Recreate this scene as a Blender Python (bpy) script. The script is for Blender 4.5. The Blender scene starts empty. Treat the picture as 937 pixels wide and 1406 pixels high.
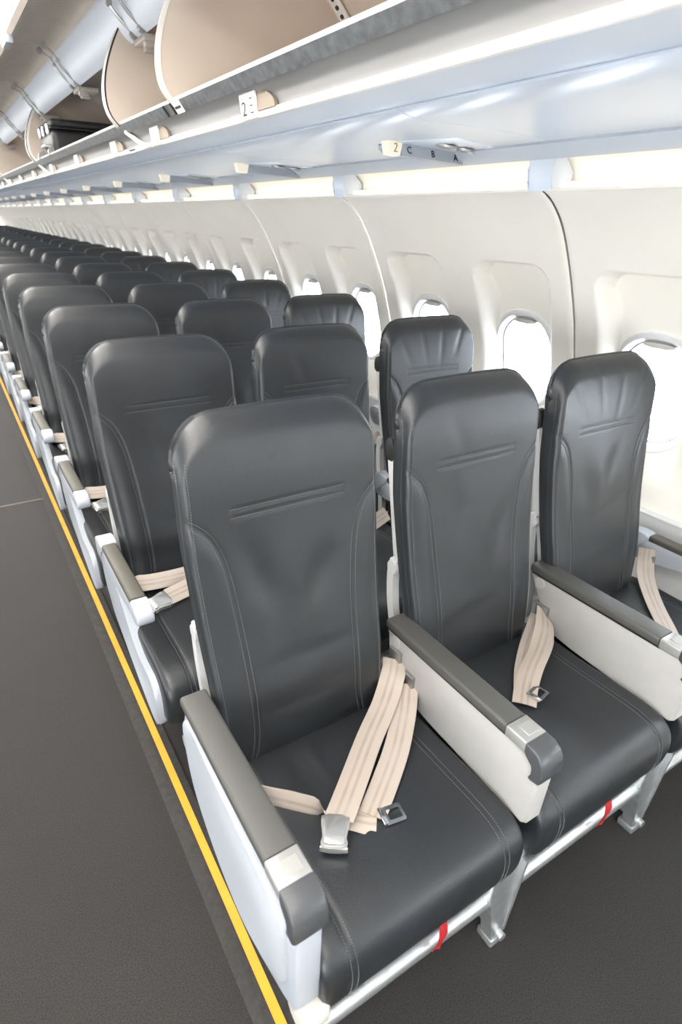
import bpy, bmesh, math, random
import numpy as np
from mathutils import Vector, Matrix

random.seed(7)
SC = bpy.context.scene
COL = SC.collection

# ------------------------------------------------------------------ materials
def srgb(h):
    h = h.lstrip('#')
    c = [int(h[i:i+2], 16)/255 for i in (0, 2, 4)]
    return tuple((x/12.92 if x <= .04045 else ((x+.055)/1.055)**2.4) for x in c)

def mat(name, col, rough=.5, metal=0., spec=.5, bump=None, noise=None, emit=None, coat=0.):
    m = bpy.data.materials.new(name); m.use_nodes = True
    nt = m.node_tree; b = nt.nodes['Principled BSDF']
    b.inputs['Base Color'].default_value = (*col, 1)
    b.inputs['Roughness'].default_value = rough
    b.inputs['Metallic'].default_value = metal
    b.inputs['Specular IOR Level'].default_value = spec
    b.inputs['Coat Weight'].default_value = coat
    b.inputs['Coat Roughness'].default_value = .15
    tc = nt.nodes.new('ShaderNodeTexCoord')
    if noise:
        scale, amt = noise
        n = nt.nodes.new('ShaderNodeTexNoise'); n.inputs['Scale'].default_value = scale
        n.inputs['Detail'].default_value = 5
        nt.links.new(tc.outputs['Object'], n.inputs['Vector'])
        r = nt.nodes.new('ShaderNodeValToRGB')
        r.color_ramp.elements[0].position = .3; r.color_ramp.elements[1].position = .7
        r.color_ramp.elements[0].color = (*[c*(1-amt) for c in col], 1)
        r.color_ramp.elements[1].color = (*[min(1, c*(1+amt)) for c in col], 1)
        nt.links.new(n.outputs['Fac'], r.inputs['Fac'])
        nt.links.new(r.outputs['Color'], b.inputs['Base Color'])
    if bump:
        scale, st, dist = bump
        v = nt.nodes.new('ShaderNodeTexNoise'); v.inputs['Scale'].default_value = scale
        v.inputs['Detail'].default_value = 3
        nt.links.new(tc.outputs['Object'], v.inputs['Vector'])
        bp = nt.nodes.new('ShaderNodeBump'); bp.inputs['Strength'].default_value = st
        bp.inputs['Distance'].default_value = dist
        nt.links.new(v.outputs['Fac'], bp.inputs['Height'])
        nt.links.new(bp.outputs['Normal'], b.inputs['Normal'])
    if emit:
        b.inputs['Emission Color'].default_value = (*emit[0], 1)
        b.inputs['Emission Strength'].default_value = emit[1]
    return m

M = {}
M['leather'] = mat('leather', (.017, .0195, .0225), .37, spec=.6, bump=(420, .5, .0009), noise=(9, .16))
M['stitch'] = mat('stitch_thread', (.125, .129, .135), .7)
M['shell'] = mat('seat_shell_plastic', (.46, .46, .455), .45)
M['black'] = mat('black_plastic', (.012, .012, .013), .45)
M['panel'] = mat('arm_panel_plastic', (.42, .41, .395), .42, noise=(30, .03))
M['white'] = mat('white_plastic', (.39, .415, .455), .38)
M['cream'] = mat('cream_plastic', (.60, .57, .52), .4)
M['pad'] = mat('arm_pad_rubber', (.065, .064, .060), .5, bump=(900, .15, .0004))
M['padbrown'] = mat('arm_pad_brown', (.065, .060, .048), .48, bump=(900, .15, .0004))
M['cap'] = mat('arm_cap_plastic', (.06, .063, .068), .30)
M['silver'] = mat('silver_paint', (.36, .36, .35), .33, metal=.4)
M['tube'] = mat('brushed_tube', (.62, .64, .65), .33, metal=.85, noise=(60, .08))
M['leg'] = mat('cast_leg', (.55, .57, .58), .36, metal=.8, noise=(25, .15))
M['steel'] = mat('dull_steel', (.40, .40, .39), .4, metal=.9)
M['buckle'] = mat('buckle_metal', (.74, .73, .71), .27, metal=.85)
M['chrome'] = mat('chrome', (.75, .75, .76), .15, metal=1.)
M['red'] = mat('red_webbing', (.36, .010, .016), .6)
M['yellow'] = mat('yellow_strip', (.66, .33, .02), .5, noise=(14, .08))
M['track'] = mat('track_carrier', (.024, .021, .020), .75, bump=(160, .6, .002), noise=(80, .35))
M['pinkframe'] = mat('pan_plastic', (.40, .37, .34), .5)
M['wall'] = mat('sidewall_laminate', (.885, .845, .775), .6, spec=.35, noise=(3, .015))
M['dado'] = mat('dado_laminate', (.70, .70, .69), .5)
M['bezel'] = mat('window_bezel', (.80, .80, .79), .4)
M['gasket'] = mat('grey_gasket', (.42, .43, .45), .6)
M['darkgap'] = mat('dark_gap', (.05, .05, .05), .8)
M['psu'] = mat('psu_laminate', (.66, .72, .81), .27, spec=.6, noise=(2, .02))
M['under'] = mat('bin_underside', (.58, .65, .76), .33, noise=(2, .03))
M['valance'] = mat('bin_valance', (.235, .232, .232), .42, noise=(4, .06))
M['lip'] = mat('white_lip', (.83, .81, .77), .38)
M['rail'] = mat('sill_alloy', (.30, .315, .33), .36, metal=.75, noise=(45, .25))
M['binface'] = mat('bin_liner', (.62, .53, .45), .5, noise=(5, .04))
M['bininside'] = mat('bin_liner_grey', (.60, .575, .56), .55, noise=(6, .06))
M['door'] = mat('bin_door_beige', (.52, .46, .40), .5, noise=(7, .06))
M['toprail'] = mat('bin_top_rail', (.66, .71, .80), .35)
M['ceil'] = mat('ceiling_panel', (.80, .79, .77), .55)
M['brown'] = mat('brown_cup', (.25, .20, .15), .5)
M['ink'] = mat('black_ink', (.02, .02, .02), .6)
M['olive'] = mat('olive_ink', (.30, .28, .05), .6)
M['case'] = mat('suitcase_shell', (.016, .016, .018), .42, noise=(40, .3))
M['lampglow'] = mat('lit_tab', (.55, .51, .42), .4, emit=((1., .93, .78), .30))
M['lens'] = mat('lamp_lens', (.16, .19, .25), .12, spec=.8)
M['ceilglow'] = mat('ceiling_lamp', (.9, .9, .9), .5, emit=((1., .96, .90), 14.0))
M['sideglow'] = mat('ceiling_lamp_dim', (.9, .9, .9), .5, emit=((1., .96, .90), 5.0))
M['coveglow'] = mat('cove_lamp', (.9, .9, .9), .5, emit=((1., .90, .74), 1.1))
M['clearbag'] = mat('clear_pouch', (.5, .52, .54), .2, spec=.7)

def carpet():
    m = bpy.data.materials.new('carpet'); m.use_nodes = True
    nt = m.node_tree; b = nt.nodes['Principled BSDF']
    tc = nt.nodes.new('ShaderNodeTexCoord')
    n = nt.nodes.new('ShaderNodeTexNoise'); n.inputs['Scale'].default_value = 330; n.inputs['Detail'].default_value = 3
    n2 = nt.nodes.new('ShaderNodeTexNoise'); n2.inputs['Scale'].default_value = 3.2; n2.inputs['Detail'].default_value = 4
    nt.links.new(tc.outputs['Object'], n.inputs['Vector']); nt.links.new(tc.outputs['Object'], n2.inputs['Vector'])
    r = nt.nodes.new('ShaderNodeValToRGB')
    r.color_ramp.elements[0].position = .32; r.color_ramp.elements[1].position = .70
    r.color_ramp.elements[0].color = (.006, .0053, .0052, 1)
    r.color_ramp.elements[1].color = (.0325, .0295, .0290, 1)
    nt.links.new(n.outputs['Fac'], r.inputs['Fac'])
    r2 = nt.nodes.new('ShaderNodeValToRGB')
    r2.color_ramp.elements[0].color = (.78, .76, .74, 1); r2.color_ramp.elements[1].color = (1.15, 1.12, 1.1, 1)
    nt.links.new(n2.outputs['Fac'], r2.inputs['Fac'])
    mx = nt.nodes.new('ShaderNodeMix'); mx.data_type = 'RGBA'; mx.blend_type = 'MULTIPLY'; mx.inputs[0].default_value = 1
    nt.links.new(r.outputs['Color'], mx.inputs[6]); nt.links.new(r2.outputs['Color'], mx.inputs[7])
    nt.links.new(mx.outputs[2], b.inputs['Base Color'])
    b.inputs['Roughness'].default_value = .9
    b.inputs['Sheen Weight'].default_value = .12
    bp = nt.nodes.new('ShaderNodeBump'); bp.inputs['Strength'].default_value = .5; bp.inputs['Distance'].default_value = .002
    nt.links.new(n.outputs['Fac'], bp.inputs['Height']); nt.links.new(bp.outputs['Normal'], b.inputs['Normal'])
    return m
M['carpet'] = carpet()

def webbing():
    m = bpy.data.materials.new('belt_webbing'); m.use_nodes = True
    nt = m.node_tree; b = nt.nodes['Principled BSDF']
    uv = nt.nodes.new('ShaderNodeTexCoord')
    sp = nt.nodes.new('ShaderNodeSeparateXYZ'); nt.links.new(uv.outputs['UV'], sp.inputs[0])
    r = nt.nodes.new('ShaderNodeValToRGB'); r.color_ramp.interpolation = 'LINEAR'
    e = r.color_ramp.elements
    base = (.42, .35, .29, 1); dk = (.27, .21, .16, 1)
    e[0].position = 0; e[0].color = base; e[1].position = 1; e[1].color = base
    for p, c in ((.30, base), (.33, dk), (.41, dk), (.44, base), (.56, base), (.59, dk), (.67, dk), (.70, base)):
        x = e.new(p); x.color = c
    nt.links.new(sp.outputs['X'], r.inputs['Fac'])
    n = nt.nodes.new('ShaderNodeTexNoise'); n.inputs['Scale'].default_value = 22
    nt.links.new(uv.outputs['Object'], n.inputs['Vector'])
    mx = nt.nodes.new('ShaderNodeMix'); mx.data_type = 'RGBA'; mx.inputs[7].default_value = (.44, .385, .34, 1)
    nt.links.new(n.outputs['Fac'], mx.inputs[0]); nt.links.new(r.outputs['Color'], mx.inputs[6])
    nt.links.new(mx.outputs[2], b.inputs['Base Color'])
    b.inputs['Roughness'].default_value = .65; b.inputs['Sheen Weight'].default_value = .2
    w = nt.nodes.new('ShaderNodeTexWave'); w.inputs['Scale'].default_value = 120; w.bands_direction = 'Y'
    nt.links.new(uv.outputs['UV'], w.inputs['Vector'])
    bp = nt.nodes.new('ShaderNodeBump'); bp.inputs['Strength'].default_value = .15; bp.inputs['Distance'].default_value = .001
    nt.links.new(w.outputs['Fac'], bp.inputs['Height']); nt.links.new(bp.outputs['Normal'], b.inputs['Normal'])
    return m
M['belt'] = webbing()

def pane_mat():
    m = bpy.data.materials.new('window_pane'); m.use_nodes = True
    nt = m.node_tree; nt.nodes.remove(nt.nodes['Principled BSDF'])
    out = nt.nodes['Material Output']
    t = nt.nodes.new('ShaderNodeBsdfTransparent'); t.inputs[0].default_value = (.95, .97, 1, 1)
    g = nt.nodes.new('ShaderNodeBsdfGlossy'); g.inputs['Roughness'].default_value = .05
    lw = nt.nodes.new('ShaderNodeLayerWeight')
    pw = nt.nodes.new('ShaderNodeMath'); pw.operation = 'POWER'; pw.inputs[1].default_value = 5
    nt.links.new(lw.outputs['Facing'], pw.inputs[0])
    f = nt.nodes.new('ShaderNodeMath'); f.operation = 'MULTIPLY_ADD'; f.inputs[1].default_value = .45; f.inputs[2].default_value = .03
    nt.links.new(pw.outputs[0], f.inputs[0])
    mx = nt.nodes.new('ShaderNodeMixShader')
    nt.links.new(f.outputs[0], mx.inputs[0]); nt.links.new(t.outputs[0], mx.inputs[1]); nt.links.new(g.outputs[0], mx.inputs[2])
    nt.links.new(mx.outputs[0], out.inputs[0])
    return m
M['pane'] = pane_mat()

# ------------------------------------------------------------------ object helpers
def link_mesh(name, me, m, parent=None, loc=(0, 0, 0)):
    o = bpy.data.objects.new(name, me); COL.objects.link(o)
    if m and not me.materials: me.materials.append(m)
    if parent: o.parent = parent
    o.location = loc
    return o

def to_mesh(bm, name, smooth=True, angle=40):
    bmesh.ops.recalc_face_normals(bm, faces=bm.faces)
    me = bpy.data.meshes.new(name)
    if smooth:
        a = math.radians(angle)
        for f in bm.faces: f.smooth = True
        for e in bm.edges:
            e.smooth = not (len(e.link_faces) == 2 and e.calc_face_angle(0) > a)
    bm.to_mesh(me); bm.free()
    return me

def obj(name, bm, m, parent=None, loc=(0, 0, 0), smooth=True, angle=40):
    return link_mesh(name, to_mesh(bm, name, smooth, angle), m, parent, loc)

def empty(name, loc=(0, 0, 0)):
    o = bpy.data.objects.new(name, None); COL.objects.link(o)
    o.location = loc; o.empty_display_size = .05
    return o

def tag(o, label, cat, group=None):
    o['label'] = label; o['category'] = cat
    if group: o['group'] = group
    return o

def struct(o):
    o['kind'] = 'structure'; return o

def chaikin(p, n=2, closed=True):
    p = [Vector(q) for q in p]
    for _ in range(n):
        out = []
        N = len(p)
        rng = range(N if closed else N-1)
        if not closed: out.append(p[0])
        for i in rng:
            a, b = p[i], p[(i+1) % N]
            out += [a*.75+b*.25, a*.25+b*.75]
        if not closed: out.append(p[-1])
        p = out
    return [tuple(q) for q in p]

def rrect(cx, cy, hx, hy, r, n=6):
    r = min(r, hx*.999, hy*.999)
    out = []
    for k, (sx, sy) in enumerate(((1, 1), (-1, 1), (-1, -1), (1, -1))):
        for i in range(n+1):
            a = math.pi/2*(k+i/n)
            out.append((cx+sx*(hx-r)+r*math.cos(a), cy+sy*(hy-r)+r*math.sin(a)))
    return out

def put(axis, a, b, c):
    # a,b in-plane, c along axis
    if axis == 'x': return (c, a, b)      # a=y b=z
    if axis == 'y': return (a, c, b)      # a=x b=z
    return (a, b, c)                      # a=x b=y

def prism(bm, outline, axis, c0, c1, bevel=0., seg=2):
    v0 = [bm.verts.new(put(axis, a, b, c0)) for a, b in outline]
    v1 = [bm.verts.new(put(axis, a, b, c1)) for a, b in outline]
    n = len(outline)
    f0 = bm.faces.new(v0); f1 = bm.faces.new(v1[::-1])
    for i in range(n):
        bm.faces.new((v0[i], v1[i], v1[(i+1) % n], v0[(i+1) % n]))
    if bevel:
        es = list(f0.edges)+list(f1.edges)
        bmesh.ops.bevel(bm, geom=es, offset=bevel, segments=seg, affect='EDGES', profile=.5, clamp_overlap=True)
    return bm

def box(bm, x0, x1, y0, y1, z0, z1, bevel=0., seg=2, mtx=None):
    g = bmesh.ops.create_cube(bm, size=1.)
    vs = g['verts']
    for v in vs:
        v.co = Vector(((x0+x1)/2+v.co.x*(x1-x0), (y0+y1)/2+v.co.y*(y1-y0), (z0+z1)/2+v.co.z*(z1-z0)))
    if bevel:
        es = list({e for v in vs for e in v.link_edges})
        r = bmesh.ops.bevel(bm, geom=es, offset=bevel, segments=seg, affect='EDGES', profile=.5)
        vs = list({v for f in r['faces'] for v in f.verts}|{v for v in vs if v.is_valid})
    if mtx:
        for v in vs: v.co = mtx @ v.co
    return bm

def tube(bm, pts, r, n=14, caps=True):
    pts = [Vector(p) for p in pts]
    rings = []
    up = Vector((0, 0, 1))
    for i, p in enumerate(pts):
        t = (pts[min(i+1, len(pts)-1)]-pts[max(i-1, 0)]).normalized()
        u = t.cross(up)
        if u.length < 1e-4: u = t.cross(Vector((0, 1, 0)))
        u.normalize(); w = u.cross(t)
        rr = r[i] if isinstance(r, (list, tuple)) else r
        rings.append([bm.verts.new(p+u*rr*math.cos(2*math.pi*k/n)+w*rr*math.sin(2*math.pi*k/n)) for k in range(n)])
    for a, b in zip(rings, rings[1:]):
        for k in range(n): bm.faces.new((a[k], a[(k+1) % n], b[(k+1) % n], b[k]))
    if caps:
        bm.faces.new(rings[0]); bm.faces.new(rings[-1][::-1])
    return bm

def sweep_profile(bm, prof, axis, c0, c1, n=1):
    """open profile (a,b) swept along axis -> sheet"""
    rows = []
    for i in range(n+1):
        c = c0+(c1-c0)*i/n
        rows.append([bm.verts.new(put(axis, a, b, c)) for a, b in prof])
    for r, s in zip(rows, rows[1:]):
        for k in range(len(prof)-1): bm.faces.new((r[k], r[k+1], s[k+1], s[k]))
    return bm

def thick_profile(bm, prof, axis, c0, c1, t):
    """open profile given a thickness t (offset to its left) and swept: a closed solid"""
    P = [Vector(p) for p in prof]; off = []
    for i, p in enumerate(P):
        d = (P[min(i+1, len(P)-1)]-P[max(i-1, 0)]).normalized()
        off.append((p.x-d.y*t, p.y+d.x*t))
    return prism(bm, list(prof)+off[::-1], axis, c0, c1)

def disc(bm, c, nrm, r, t, n=20, bevel=0):
    """short cylinder centred at c, axis nrm"""
    q = Vector(nrm).to_track_quat('Z', 'Y').to_matrix().to_4x4(); q.translation = Vector(c)
    g = bmesh.ops.create_cone(bm, cap_ends=True, segments=n, radius1=r, radius2=r, depth=t, matrix=q)
    return bm

def spline(pts, n):
    """Catmull-Rom through pts"""
    P = [np.array(p, float) for p in pts]; P = [2*P[0]-P[1]]+P+[2*P[-1]-P[-2]]
    out = []
    segs = len(P)-3
    for k in range(n+1):
        t = k/n*segs; i = min(int(t), segs-1); t -= i
        a, b, c, d = P[i:i+4]
        out.append(.5*((2*b)+(-a+c)*t+(2*a-5*b+4*c-d)*t*t+(-a+3*b-3*c+d)*t**3))
    return out

def ribbon(bm, ctr, side, width, t=.0022, n=26):
    """belt strap: centre points, side vectors; gives UV x across"""
    C = spline(ctr, n); S = spline(side, n)
    uvl = bm.loops.layers.uv.verify()
    top, bot = [], []
    L = 0
    for i in range(n+1):
        c = Vector(C[i]); s = Vector(S[i]).normalized()
        d = (Vector(C[min(i+1, n)])-Vector(C[max(i-1, 0)])).normalized()
        s = (s-d*s.dot(d)).normalized(); nn = d.cross(s); 
        if nn.z < 0: nn = -nn
        if i: L += (Vector(C[i])-Vector(C[i-1])).length
        rt, rb = [], []
        for k in range(7):
            u = k/6
            bow = .0025*(1-(2*u-1)**2)
            p = c+s*width*(u-.5)+nn*bow
            rt.append((bm.verts.new(p+nn*t/2), u, L)); rb.append((bm.verts.new(p-nn*t/2), u, L))
        top.append(rt); bot.append(rb)
    def quad(a, b, c_, d_):
        f = bm.faces.new([q[0] for q in (a, b, c_, d_)])
        for l, q in zip(f.loops, (a, b, c_, d_)): l[uvl].uv = (q[1], q[2])
    for g in (top, bot):
        for r, s in zip(g, g[1:]):
            for k in range(6): quad(r[k], r[k+1], s[k+1], s[k])
    for i in range(n):
        for k in (0, 6): quad(top[i][k], top[i+1][k], bot[i+1][k], bot[i][k])
    for i in (0, n):
        for k in range(6): quad(top[i][k], top[i][k+1], bot[i][k+1], bot[i][k])
    return bm

def dashes(bm, path, nrms, step=.0052, ln=.0034, w=.0011, h=.0007):
    P = [Vector(p) for p in path]; N = [Vector(n) for n in nrms]
    acc = 0; nxt = 0
    for i in range(len(P)-1):
        L = (P[i+1]-P[i]).length
        if L < 1e-9: continue
        d = (P[i+1]-P[i])/L
        while nxt <= acc+L:
            f = (nxt-acc)/L
            c = P[i].lerp(P[i+1], f); n = N[i].lerp(N[i+1], f).normalized(); s = d.cross(n).normalized()
            vs = []
            for a, b, e in ((-1, -1, 0), (1, -1, 0), (1, 1, 0), (-1, 1, 0), (-.7, -.6, 1), (.7, -.6, 1), (.7, .6, 1), (-.7, .6, 1)):
                vs.append(bm.verts.new(c+d*a*ln/2+s*b*w/2+n*(e*h*2-h*.5)))
            for q in ((4, 5, 6, 7), (0, 1, 5, 4), (1, 2, 6, 5), (2, 3, 7, 6), (3, 0, 4, 7)): bm.faces.new([vs[j] for j in q])
            nxt += step
        acc += L
    return bm

def text_mesh(s, size, m, name, parent, mtx, depth=.0006):
    cu = bpy.data.curves.new('t', 'FONT'); cu.body = s; cu.size = size; cu.extrude = depth
    cu.align_x = 'CENTER'; cu.align_y = 'CENTER'
    t = bpy.data.objects.new('t', cu); COL.objects.link(t)
    bpy.context.view_layer.update()
    me = bpy.data.meshes.new_from_object(t.evaluated_get(bpy.context.evaluated_depsgraph_get()))
    bpy.data.objects.remove(t); bpy.data.curves.remove(cu)
    me.transform(mtx); me.materials.clear()
    return link_mesh(name, me, m, parent)

# ------------------------------------------------------------------ seat geometry (local: x about seat centre, y=0 at armrest rear)
ZB = .40
def hw(z): return np.interp(z, [.40, .55, .63, .8, .92, 1.03, 1.3], [.192, .195, .197, .203, .207, .205, .204])
def ztop(u):
    a = .082; w = .205; x = np.abs(u)*w
    dx = np.clip(x-(w-a), 0, a)
    return 1.167-.006*np.abs(u)**2-(a-np.sqrt(np.maximum(a*a-dx*dx, 0)))
def ybase(z):
    y = -.055+(z-.45)*.16
    y = y-.012*np.exp(-((z-.60)/.12)**2)-.010*np.exp(-((z-1.08)/.10)**2)
    return y+np.where(z < .50, .03*((.5-z)/.1)**2, 0)
WING = [(-.203, .992), (-.185, .978), (-.165, .956), (-.148, .915), (-.139, .870), (-.131, .784), (-.126, .70), (-.124, .62), (-.124, .53), (-.130, .48), (-.142, .435)]
WPL = np.array(chaikin(WING, 3, False))
def wing_dist(x, z):
    ax = -np.abs(x); d = np.full(x.shape, 9.)
    for p, q in zip(WPL[:-1], WPL[1:]):
        e = q-p; l = (e**2).sum()
        t = np.clip(((ax-p[0])*e[0]+(z-p[1])*e[1])/l, 0, 1)
        d = np.minimum(d, np.hypot(ax-p[0]-t*e[0], z-p[1]-t*e[1]))
    return d
def front_y(x, z, var=0):
    y = ybase(z)
    d = wing_dist(x, z)
    y = y+.0024*np.exp(-(d/.0045)**2)
    wx = np.interp(z, WPL[::-1, 1], -WPL[::-1, 0])          # outside the wing seam: bolster
    out = np.clip((np.abs(x)-wx)/.05, 0, 1)*(z < .985)
    y = y-.0035*np.sin(np.clip(out, 0, 1)*math.pi)*np.clip((.985-z)/.05, 0, 1)
    for zz in (.985, 1.0):
        y = y+.0013*np.exp(-((z-zz)/.003)**2)*(np.abs(x) < .122)
    g = lambda cx, cz, sx, sz, a, r=0.: a*.8*np.exp(-(((x-cx)*math.cos(r)+(z-cz)*math.sin(r))/sx)**2-((-(x-cx)*math.sin(r)+(z-cz)*math.cos(r))/sz)**2)
    if var == 0:
        y = y+g(-.07, .845, .030, .075, .0075, .25)+g(.062, .825, .030, .06, .0075, -.5)-g(0, .80, .03, .09, .002)
        y = y+g(.02, .665, .09, .018, .0025)+g(-.02, .56, .1, .02, .0025)-g(-.01, .61, .1, .02, .0025)
        y = y+g(.1, .52, .05, .025, .004, .4)
    elif var == 1:
        y = y+g(-.055, .86, .028, .06, .0055)+g(.085, .80, .025, .08, .006, -.3)-g(.03, .78, .03, .09, .003, .3)
        y = y+g(-.03, .60, .08, .022, .003, .2)+g(.06, .49, .05, .02, .004, -.3)+g(-.06, 1.05, .02, .05, .002, .4)
    else:
        y = y+g(-.07, .83, .03, .07, .006, .2)+g(.04, .87, .025, .06, .005, -.4)-g(-.01, .85, .025, .06, .003)
        y = y+g(.05, .76, .07, .016, .003, .3)+g(.0, .63, .09, .02, .003)
        for k in range(4):
            y = y+g(-.13+.085*k, 1.075+.02*(k % 2), .011, .06, .0022, .5-.3*k)
    return y
def rnd(d, r): return np.where(d < r, r-np.sqrt(np.maximum(r*r-(r-np.clip(d, 0, r))**2, 0)), 0)

def make_back(var):
    t = np.linspace(-.94, .94, 95); e = np.array([.955, .968, .979, .988, .995, 1.])
    U = np.concatenate([-e[::-1], t, e])
    V = np.concatenate([np.linspace(0, .88, 128), .88+.12*(1-(1-np.linspace(0, 1, 27)[1:])**1.7)])
    u, v = np.meshgrid(U, V)                       # rows=v
    zt = ztop(u); z = ZB+(zt-ZB)*v; x = u*hw(z)
    ds = hw(z)-np.abs(x); dt = zt-z
    yf = front_y(x, z, var)+rnd(ds, .014)+rnd(dt, .045)*.9
    thick = np.interp(z, [.4, .5, 1.0, 1.18], [.050, .055, .062, .066])
    yb = ybase(z)+thick-rnd(ds, .02)*.6-rnd(dt, .035)*.6
    nr, nc = u.shape
    F = np.stack([x, yf, z], -1).reshape(-1, 3); B = np.stack([x, yb, z], -1).reshape(-1, 3)
    verts = np.concatenate([F, B]); off = nr*nc
    idx = np.arange(nr*nc).reshape(nr, nc)
    q = np.stack([idx[:-1, :-1], idx[:-1, 1:], idx[1:, 1:], idx[1:, :-1]], -1).reshape(-1, 4)
    faces = q.tolist()+(q[:, ::-1]+off).tolist()
    bd = list(idx[0, :])+list(idx[1:, -1])+list(idx[-1, -2::-1])+list(idx[-2:0:-1, 0])
    mids = []
    base = len(verts); mv = []
    for k, i in enumerate(bd):
        m = (F[i]+B[i])/2
        m = m+np.array([math.copysign(.004, m[0]) if abs(m[0]) > .15 else 0, 0, .004 if m[2] > 1.1 else 0])
        mv.append(m)
    verts = np.concatenate([verts, np.array(mv)])
    n = len(bd)
    for k in range(n):
        a, b = int(bd[k]), int(bd[(k+1) % n]); ma, mb = base+k, base+(k+1) % n
        faces.append([a, ma, mb, b]); faces.append([ma, a+off, b+off, mb])
    me = bpy.data.meshes.new('backrest')
    me.from_pydata(verts.tolist(), [], faces); me.update()
    bm = bmesh.new(); bm.from_mesh(me); bpy.data.meshes.remove(me)
    return to_mesh(bm, 'backrest', True, 60)

def make_back_stitch(var):
    bm = bmesh.new()
    def line(pts):
        x = np.array([p[0] for p in pts]); z = np.array([p[1] for p in pts])
        y = front_y(x, z, var)+rnd(hw(z)-np.abs(x), .014)
        dashes(bm, np.stack([x, y-.0006, z], -1), [(0, -1, .15)]*len(x))
    for s in (-1, 1):
        for off in (-.006, .006):
            W = np.array(WPL); d = np.gradient(W, axis=0); d /= np.linalg.norm(d, axis=1)[:, None]
            Q = W+np.stack([-d[:, 1], d[:, 0]], -1)*off
            Q[:, 0] *= -s
            Q = Q[np.abs(Q[:, 0]) < .198]
            line(Q)
        # side panel seam
        zs = np.linspace(.45, 1.10, 80)
        x = s*(hw(zs)-.0005); y = ybase(zs)+.020
        dashes(bm, np.stack([x+s*.0012, y, zs], -1), [(s, 0, 0)]*80)
        x = s*(hw(zs)-.012); y = front_y(x, zs, var)+rnd(np.full(80, .012), .014)
        dashes(bm, np.stack([x, y-.0006, zs], -1), [(s*.3, -1, 0)]*80)
    for zz in (.982, .9985):
        line([(q, zz+.001) for q in np.linspace(-.120, .120, 40)])
    return to_mesh(bm, 'stitching', False)

def make_shell():
    """grey plastic back cover with side cheeks, hinge and curved lower arm"""
    bm = bmesh.new()
    zs = np.linspace(.50, 1.03, 14)
    rows = []
    for z in zs:
        w = float(hw(z))-.022-(.03*max(0, (z-.96)/.07)**2)
        y = float(ybase(z))
        rows.append([bm.verts.new(p) for p in ((-w, y+.042, z), (-w, y+.080, z), (-w*.85, y+.098, z), (0, y+.102, z), (w*.85, y+.098, z), (w, y+.080, z), (w, y+.042, z))])
    for a, b in zip(rows, rows[1:]):
        for k in range(6): bm.faces.new((a[k], a[k+1], b[k+1], b[k]))
        bm.faces.new((a[6], a[0], b[0], b[6]))
    bm.faces.new(rows[0]); bm.faces.new(rows[-1][::-1])
    return to_mesh(bm, 'back_shell')

def make_cheek(s):
    """side arm of the back frame: straight upper strip, hinge and curved lower bracket"""
    bm = bmesh.new()
    up = [(.02, .735), (.048, .735), (.100, 1.0), (.078, 1.0)]
    prism(bm, [(a+.030, b) for a, b in up], 'x', s*.166, s*.186, .003)
    c = spline([(.060, .755), (.066, .71), (.060, .64), (.044, .57), (.034, .50), (.030, .43)], 20)
    out = [(p[0]-.010, p[1]) for p in c]+[(p[0]+.014, p[1]) for p in c[::-1]]
    prism(bm, out, 'x', s*.182, s*.201, .003)
    disc(bm, (s*.192, .062, .735), (1, 0, 0), .017, .022, 20)
    return to_mesh(bm, 'back_frame')
def make_cheek_tip(s):
    bm = bmesh.new()
    prism(bm, chaikin([(.100, .985), (.136, .985), (.140, 1.02), (.128, 1.04), (.108, 1.035)], 1), 'x', s*.164, s*.188, .003)
    return to_mesh(bm, 'frame_tip')

def cushion_profile(yf):
    return [(.0, .452), (-.08, .456), (-.18, .453), (-.28, .455), (yf+.10, .457), (yf+.06, .4545), (yf+.032, .445), (yf+.012, .428), (yf+.002, .404),
            (yf, .375), (yf+.004, .34), (yf+.012, .312), (yf+.026, .297), (yf+.05, .294), (-.2, .305), (-.05, .33), (.01, .36), (.018, .41)]
def cush_dent(x, y, yf):
    g = lambda cx, cy, sx, sy, a: a*np.exp(-((x-cx)/sx)**2-((y-cy)/sy)**2)
    d = g(0, -.22, .13, .12, -.006)+g(-.09, -.10, .02, .07, -.002)+g(-.04, -.12, .015, .06, .002)+g(.06, -.16, .03, .05, .0015)+g(.02, -.3, .08, .05, .002)
    d = d-.0022*np.exp(-((np.abs(x)-.172)/.004)**2)
    return d
def cush_pts(yf, n=110):
    P = np.array(chaikin(cushion_profile(yf), 3, True))
    return P
def make_cushion(yf, H=.228):
    P = cush_pts(yf); n = len(P)
    c = P.mean(0)
    # normals of the profile
    d = np.roll(P, -1, 0)-np.roll(P, 1, 0); d /= np.linalg.norm(d, axis=1)[:, None]
    nrm = np.stack([d[:, 1], -d[:, 0]], -1)
    if ((P+nrm*.01-c)**2).sum() < ((P-c)**2).sum(): nrm = -nrm
    r = .022
    e = [0, .002, .005, .009, .014, .022]
    xs = [-H+k for k in e]+list(np.linspace(-H+.028, H-.028, 76))+[H-k for k in e[::-1]]
    bm = bmesh.new(); rings = []
    for x in xs:
        ins = float(rnd(np.array(H-abs(x)), r))*.8
        ring = []
        for p, q in zip(P, nrm):
            a = p-q*ins
            z = a[1]+(float(cush_dent(x, a[0], yf)) if q[1] > .5 else 0)
            y = a[0]+(.002*math.exp(-((abs(x)-.172)/.004)**2) if q[0] < -.7 else 0)
            ring.append(bm.verts.new((x, y, z)))
        rings.append(ring)
    for a, b in zip(rings, rings[1:]):
        for k in range(n): bm.faces.new((a[k], a[(k+1) % n], b[(k+1) % n], b[k]))
    bm.faces.new(rings[0]); bm.faces.new(rings[-1][::-1])
    return to_mesh(bm, 'seat_cushion', True, 60)
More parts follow.
